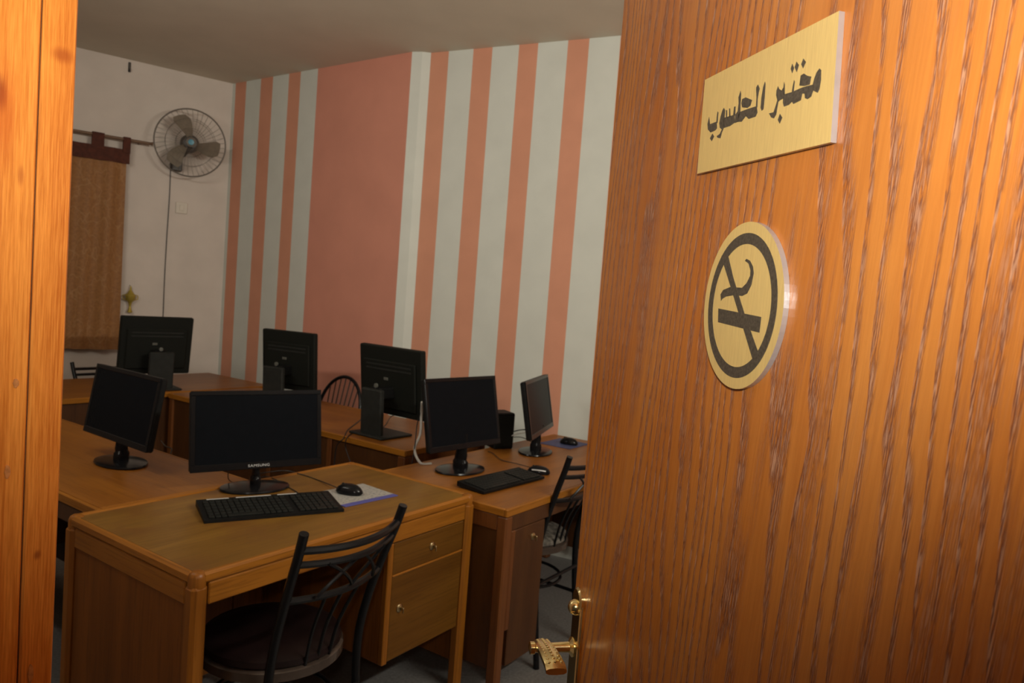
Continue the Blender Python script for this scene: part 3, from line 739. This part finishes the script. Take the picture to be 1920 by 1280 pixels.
cable('white plug lead running from the small box', [(.015, 3.762, .775), (.05, 3.75, .80), (.09, 3.74, .813), (.15, 3.735, .83)], .003, 'cable_white')
cable('black lead sagging onto the right desk behind the sideways monitor', [(.03, 3.76, .782), (.09, 3.75, .787), (.15, 3.73, .765), (.20, 3.72, .728)], .0022)
cable('keyboard lead crossing the right desk', [px_on(995, 876, .735), px_on(965, 868, .726), px_on(940, 862, .726), px_on(925, 850, .726), px_on(915, 846, .726)], .0018)
cable('black lead lying under the orange desk monitor', [px_on(302, 826, .752), px_on(310, 836, .752), px_on(322, 842, .752), W(-2.86, 1.725, .72), W(-2.83, 1.73, .5)], .0025)

# ================================================================== chairs
def ladder_chair(label, loc, rz, seat_mat, zscale=1.0, scroll=True):
    """black steel chair; local +y is the way the sitter faces"""
    r = thing('metal_chair', label, 'chair', loc, rz)
    k = zscale; S = M['steel_black']
    posts = {}
    for sx_ in (-1, 1):
        pts = [(sx_*.165, -.235, 0), (sx_*.160, -.205, .25*k), (sx_*.158, -.195, .45*k), (sx_*.160, -.215, .58*k), (sx_*.166, -.258, .72*k), (sx_*.174, -.298, .83*k), (sx_*.178, -.318, .893*k)]
        pth = smooth_path(pts, 5); posts[sx_] = pth
        MB().tube(pth, .0125, 10).build('rear_post', S, r, smooth=True)
        MB().tube(smooth_path([(sx_*.175, .19, 0), (sx_*.168, .165, .25*k), (sx_*.16, .15, .44*k)], 4), .0115, 10).build('front_leg', S, r, smooth=True)
        MB().tube([(sx_*.168, .160, .22*k), (sx_*.160, -.205, .22*k)], .008, 8).build('side_stretcher', S, r, smooth=True)
    def post_at(sx_, z):
        p = posts[sx_]
        for a, b in zip(p, p[1:]):
            if a.z <= z <= b.z: return a.lerp(b, (z-a.z)/max(1e-6, b.z-a.z))
        return p[-1]
    for z, rad, sag in ((.845*k, .0105, .045), (.805*k, .0095, .045), (.700*k, .0100, .035)):
        MB().tube(arc(post_at(-1, z), post_at(1, z), (0, -sag, -.006), 12), rad, 8).build('back_rail', S, r, smooth=True)
    if scroll:
        for q, (x0, x1) in enumerate(((-.10, .02), (.02, -.10), (.02, .10), (.10, .02))):
            a = Vector((x0, -.262-.030, .705*k)); b = Vector((x1, -.292-.036, .80*k))
            MB().tube(arc(a, b, (.012 if q % 2 else -.012, -.004, 0), 6), .005, 6).build('scroll_bar', S, r, smooth=True)
        for x in (-.06, 0.0, .06):
            MB().tube(smooth_path([(x, -.255-.028, .695*k), (x*.8, -.218-.01, .58*k), (x*.7, -.200, .47*k)], 4), .005, 6).build('lower_spindle', S, r, smooth=True)
    # ring seat with cushion
    MB().lathe([(.90, .438*k), (1.0, .444*k), (1.0, .468*k), (.94, .474*k)], 36, sx=.200, sy=.205, c=(0, -.01, 0)).build('seat_band', M['seat_band'], r, smooth=True)
    MB().lathe([(.93, .470*k), (.97, .480*k), (.95, .494*k), (.80, .506*k), (.40, .512*k), (.02, .513*k)], 36, sx=.200, sy=.205, c=(0, -.01, 0)).build('seat_cushion', seat_mat, r, smooth=True)
    MB().tube([Vector((.172*math.cos(a), -.02+.175*math.sin(a), .30*k)) for a in [2*PI*i/28 for i in range(28)]], .007, 8, closed=True).build('foot_ring', S, r, smooth=True)
    MB().tube([(-.160, -.206, .34*k), (.160, -.206, .34*k)], .008, 8).build('rear_stretcher', S, r, smooth=True)
    MB().tube([(-.168, .162, .28*k), (.168, .162, .28*k)], .008, 8).build('front_stretcher', S, r, smooth=True)
    return r
# sitter of the front desk faces -s: local +y -> -U, local x -> V
def face_desk(p_mid, back=.318):   # p_mid: middle of the back top, world xy
    p = Vector((*p_mid, 0))-U*back; return (p.x, p.y, 0)
ladder_chair('black metal chair with curved back rails at the front desk', face_desk((-.372, 1.892)), RA+PI/2+.02, M['seat'])
ladder_chair('black metal chair with grey patterned seat, half hidden by the door', face_desk((.262+.10, 2.863+.147)), RA+PI/2, M['seat_grey'])
p4 = W(-5.25, 2.60)
ladder_chair('dark ladder backed chair before the curtain', (p4.x+U.x*.318, p4.y+U.y*.318, 0), RA-PI/2, M['seat'], .935, scroll=False)
# hoop backed chair beyond the far desk, facing the viewer
def hoop_chair(label, loc, rz):
    r = thing('hoop_back_chair', label, 'chair', loc, rz); S = M['steel_black']; B = M['chair_brown']
    hoop = []
    for i in range(25):
        a = PI*i/24; hoop.append((.185*math.cos(a), -.235-.05*math.sin(a), .70+.215*math.sin(a)))
    hoop = [(.165, -.195, .45), (.180, -.215, .58)]+hoop+[(-.180, -.215, .58), (-.165, -.195, .45)]
    MB().tube(hoop, .011, 10).build('hoop', S, r, smooth=True)
    for k in range(7):
        x = -.126+.042*k; zt = .70+.215*math.sqrt(max(0, 1-(x/.185)**2))-.006; yt = -.235-.05*math.sqrt(max(0, 1-(x/.185)**2))
        MB().tube([(x*.62, -.195, .46), (x*.8, -.215, .62), (x, yt, zt)], .0042, 6).build('spindle', B, r, smooth=True)
    for sx_ in (-1, 1):
        MB().tube([(sx_*.165, .17, 0), (sx_*.155, .145, .45)], .012, 10).build('front_leg', S, r, smooth=True)
        MB().tube([(sx_*.175, -.235, 0), (sx_*.162, -.19, .455)], .012, 10).build('rear_leg', S, r, smooth=True)
    MB().lathe([(.9, .445), (1, .452), (1, .472), (.9, .488), (.5, .497), (.02, .498)], 32, sx=.2, sy=.2).build('seat', M['seat'], r, smooth=True)
    MB().tube([Vector((.168*math.cos(a), -.02+.17*math.sin(a), .25)) for a in [2*PI*i/24 for i in range(24)]], .007, 8, closed=True).build('foot_ring', S, r, smooth=True)
    return r
hp = Vector((-1.035, 4.665, 0))-V*.285
hoop_chair('hoop backed chair with thin spindles against the pink panel', (hp.x, hp.y, 0), RA+PI)

# ================================================================== left wall: curtain, fan, small fittings
def on_left(k, off, z): p = C0+UL*k+NL*off; return Vector((p.x, p.y, z))
LROT = AL                                            # local x along the wall towards the corner, -y into the room
cr_ = thing('window_curtain', 'gold brocade curtain with maroon tab top on the white wall', 'curtain', on_left(-1.35, .075, 0), LROT)
def cloth(name, x0, x1, z0, z1, m_, amp, off, n=60, th=.004):
    mb = MB(); vs = []
    nz = 6
    for side in (0, 1):
        for j in range(nz+1):
            z = z0+(z1-z0)*j/nz; g = 1-.35*j/nz
            for i in range(n+1):
                x = x0+(x1-x0)*i/n
                y = amp*g*math.sin(x*46+.6*math.sin(z*1.7))+amp*.5*math.sin(x*19+1.1)+off+(th if side else 0)
                vs.append((x, y, z))
    N = (n+1)*(nz+1); fs = []
    for j in range(nz):
        for i in range(n):
            a = j*(n+1)+i; fs.append((a, a+1, a+n+2, a+n+1)); fs.append((N+a, N+a+n+1, N+a+n+2, N+a+1))
    for j in range(nz):
        for i in (0, n): a = j*(n+1)+i; fs.append((a, a+n+1, N+a+n+1, N+a))
    for i in range(n):
        for j in (0, nz): a = j*(n+1)+i; fs.append((a, a+1, N+a+1, N+a))
    mb.add(vs, fs); return mb.build(name, m_, cr_, smooth=True)
cloth('curtain_cloth', -.55, .615, .90, 2.265, M['curtain'], .016, 0)
cloth('curtain_band', -.55, .632, 2.245, 2.345, M['valance'], .007, -.012, th=.006)
for x in (-.47, -.25, -.03, .19, .435, .615):
    w_ = .05 if x < .4 else (.045 if x < .5 else .028)
    tb = MB(); tb.span((x-w_, -.016, 2.32), (x+w_*.7, -.012, 2.43), .001); tb.span((x-w_, .012, 2.32), (x+w_*.7, .016, 2.43), .001); tb.span((x-w_, -.016, 2.43), (x+w_*.7, .016, 2.434), .001)
    tb.build('curtain_tab', M['valance'], cr_)
rd = thing('curtain_rod', 'brown wooden curtain rod above the gold curtain', 'curtain rod', on_left(-1.35, .075, 2.418), LROT)
MB().tube([(-.62, 0, 0), (.775, 0, 0)], .0105, 12).build('pole', M['rod'], rd, smooth=True)
MB().lathe([(.0105, 0), (.014, .004), (.014, .012), (.001, .014)], 12, rot=Matrix.Rotation(PI/2, 3, 'Y'), c=(.770, 0, 0)).build('finial', M['rod'], rd, smooth=True)
for x in (-.58, .70):
    MB().span((x-.006, .0, -.012), (x+.006, .075, -.004), .001).build('bracket', M['rod'], rd)

# wall fan, head turned towards the door
fan = thing('wall_fan', 'round wire guarded wall fan near the far corner', 'fan', on_left(-.341, .20, 2.454), LROT)
face = (Vector((0, 0, 1.6))-fan.location); face = Matrix.Rotation(-LROT, 3, 'Z') @ face; face.z *= .6; face.normalize()
face = (face*.75+Vector((0, -1, -.05))*.25).normalized()
Q = face.to_track_quat('Z', 'Y').to_matrix()
def tf(mb): mb.v = [tuple(Q @ Vector(p)) for p in mb.v]; return mb
RG = .243
gd = MB()
gd.tube([(RG*math.cos(a), RG*math.sin(a), 0) for a in [2*PI*i/48 for i in range(48)]], .0052, 8, closed=True); tf(gd).build('guard_rim', M['fan_wire'], fan, smooth=True)
for sgn, nm in ((1, 'front_guard'), (-1, 'rear_guard')):
    gw = MB(); zz = .075 if sgn > 0 else -.07
    for i in range(40):
        a = 2*PI*i/40
        gw.tube([(q*math.cos(a+tw), q*math.sin(a+tw), z) for q, z, tw in ((.045, zz, .0), (.12, zz*.93, .06), (.20, zz*.6, .12), (RG, 0, .15))], .0009, 3)
    for q, z in ((.10, zz*.95), (.17, zz*.76)):
        gw.tube([(q*math.cos(a), q*math.sin(a), z) for a in [2*PI*i/36 for i in range(36)]], .0011, 4, closed=True)
    tag(tf(gw).build(nm, M['fan_wire'], fan), kind='stuff')
hub = MB(); hub.lathe([(.045, -.03), (.048, 0), (.044, .018), (.001, .024)], 24); tf(hub).build('blade_hub', M['fan_body'], fan, smooth=True)
for k in range(3):
    bl = MB(); a0 = 2*PI*k/3+1.75; vs = []; nr, na = 6, 6
    for side in (0, 1):
        for i in range(nr+1):
            q = .04+.165*i/nr; half = .42*(1-.25*(i/nr)**2) if i < nr else .22
            for j in range(na+1):
                aa = a0+half*(2*j/na-1)+.25*i/nr
                vs.append((q*math.cos(aa), q*math.sin(aa), .022*(2*j/na-1)+(.002 if side else 0)))
    N = (nr+1)*(na+1); fs = []
    for i in range(nr):
        for j in range(na):
            a = i*(na+1)+j; fs += [(a, a+1, a+na+2, a+na+1), (N+a, N+a+na+1, N+a+na+2, N+a+1)]
    for i in range(nr):
        for j in (0, na): a = i*(na+1)+j; fs.append((a, a+na+1, N+a+na+1, N+a))
    for j in range(na):
        for i in (0, nr): a = i*(na+1)+j; fs.append((a, a+1, N+a+1, N+a))
    bl.add(vs, fs); tf(bl).build('blade', M['fan_blade'], fan, smooth=True)
bd = MB(); bd.lathe([(.034, .070), (.036, .078), (.03, .083), (.001, .085)], 24); tf(bd).build('centre_cap', M['fan_wire'], fan, smooth=True)
bd = MB(); bd.lathe([(.021, .083), (.019, .088), (.001, .089)], 18); tf(bd).build('badge', M['fan_blue'], fan, smooth=True)
mt = MB(); mt.lathe([(.02, -.165), (.055, -.155), (.066, -.11), (.066, -.06), (.05, -.035), (.001, -.03)], 24); tf(mt).build('motor', M['fan_body'], fan, smooth=True)
br_ = MB(); br_.tube(smooth_path([(0, -.02, -.03), (-.035, .03, -.09), (-.05, .12, -.11), (-.05, .19, -.11)], 4), .016, 8); br_.build('neck', M['fan_body'], fan, smooth=True)
MB().span((-.09, .150, -.20), (-.01, .199, -.06), .008).build('wall_bracket', M['fan_body'], fan)
MB().lathe([(.024, 0), (.026, .02), (.018, .035), (.001, .037)], 16, rot=Matrix.Rotation(PI/2, 3, 'X'), c=(-.085, -.02+.12, -.115)).build('tilt_knob', M['fan_body'], fan, smooth=True)
fc = [on_left(-.425, .006, 2.30), on_left(-.423, .005, 2.05), on_left(-.428, .006, 1.75), on_left(-.430, .005, 1.45), on_left(-.428, .006, 1.15), on_left(-.43, .006, .95)]
cable('brown power cable running down the wall below the fan', fc, .0035, 'fan_body')
# socket plate, hook, little golden ornament
sw = thing('wall_switch', 'small white switch plate on the wall below the fan', 'switch', on_left(-.334, 0, 1.987), LROT)
MB().span((-.042, -.010, -.042), (.042, -.0005, .042), .003).build('switch_plate', M['white_plastic'], sw)
MB().span((-.016, -.014, -.022), (.016, -.0095, .022), .002).build('rocker', M['white_plastic'], sw)
hk = thing('ceiling_hook', 'small dark bracket high on the left wall by the ceiling', 'hook', on_left(-.731, 0, 2.945), LROT)
MB().span((-.008, -.012, -.035), (.008, -.0005, .035), .002).build('back_plate', M['fan_body'], hk)
MB().tube(smooth_path([(0, -.01, -.02), (0, -.03, -.03), (0, -.036, -.012)], 4), .004, 8).build('prong', M['fan_body'], hk, smooth=True)
og = thing('wall_ornament', 'small golden ornament hanging beside the curtain', 'ornament', on_left(-.665, 0, 1.27), LROT)
MB().lathe([(.004, -.10), (.020, -.094), (.012, -.075), (.007, -.05), (.014, -.02), (.032, .0), (.036, .03), (.020, .05), (.008, .07), (.004, .10)], 18, c=(0, -.038, 0)).build('cup', M['gold'], og, smooth=True)
for sx_ in (-1, 1):
    MB().tube([(sx_*.03, -.038, .035), (sx_*.05, -.038, .03), (sx_*.05, -.038, .005), (sx_*.024, -.038, -.005)], .004, 6).build('handle', M['gold'], og, smooth=True)
MB().tube([(0, -.038, .09), (0, -.0005, .105)], .002, 6).build('hanger', M['fan_body'], og)
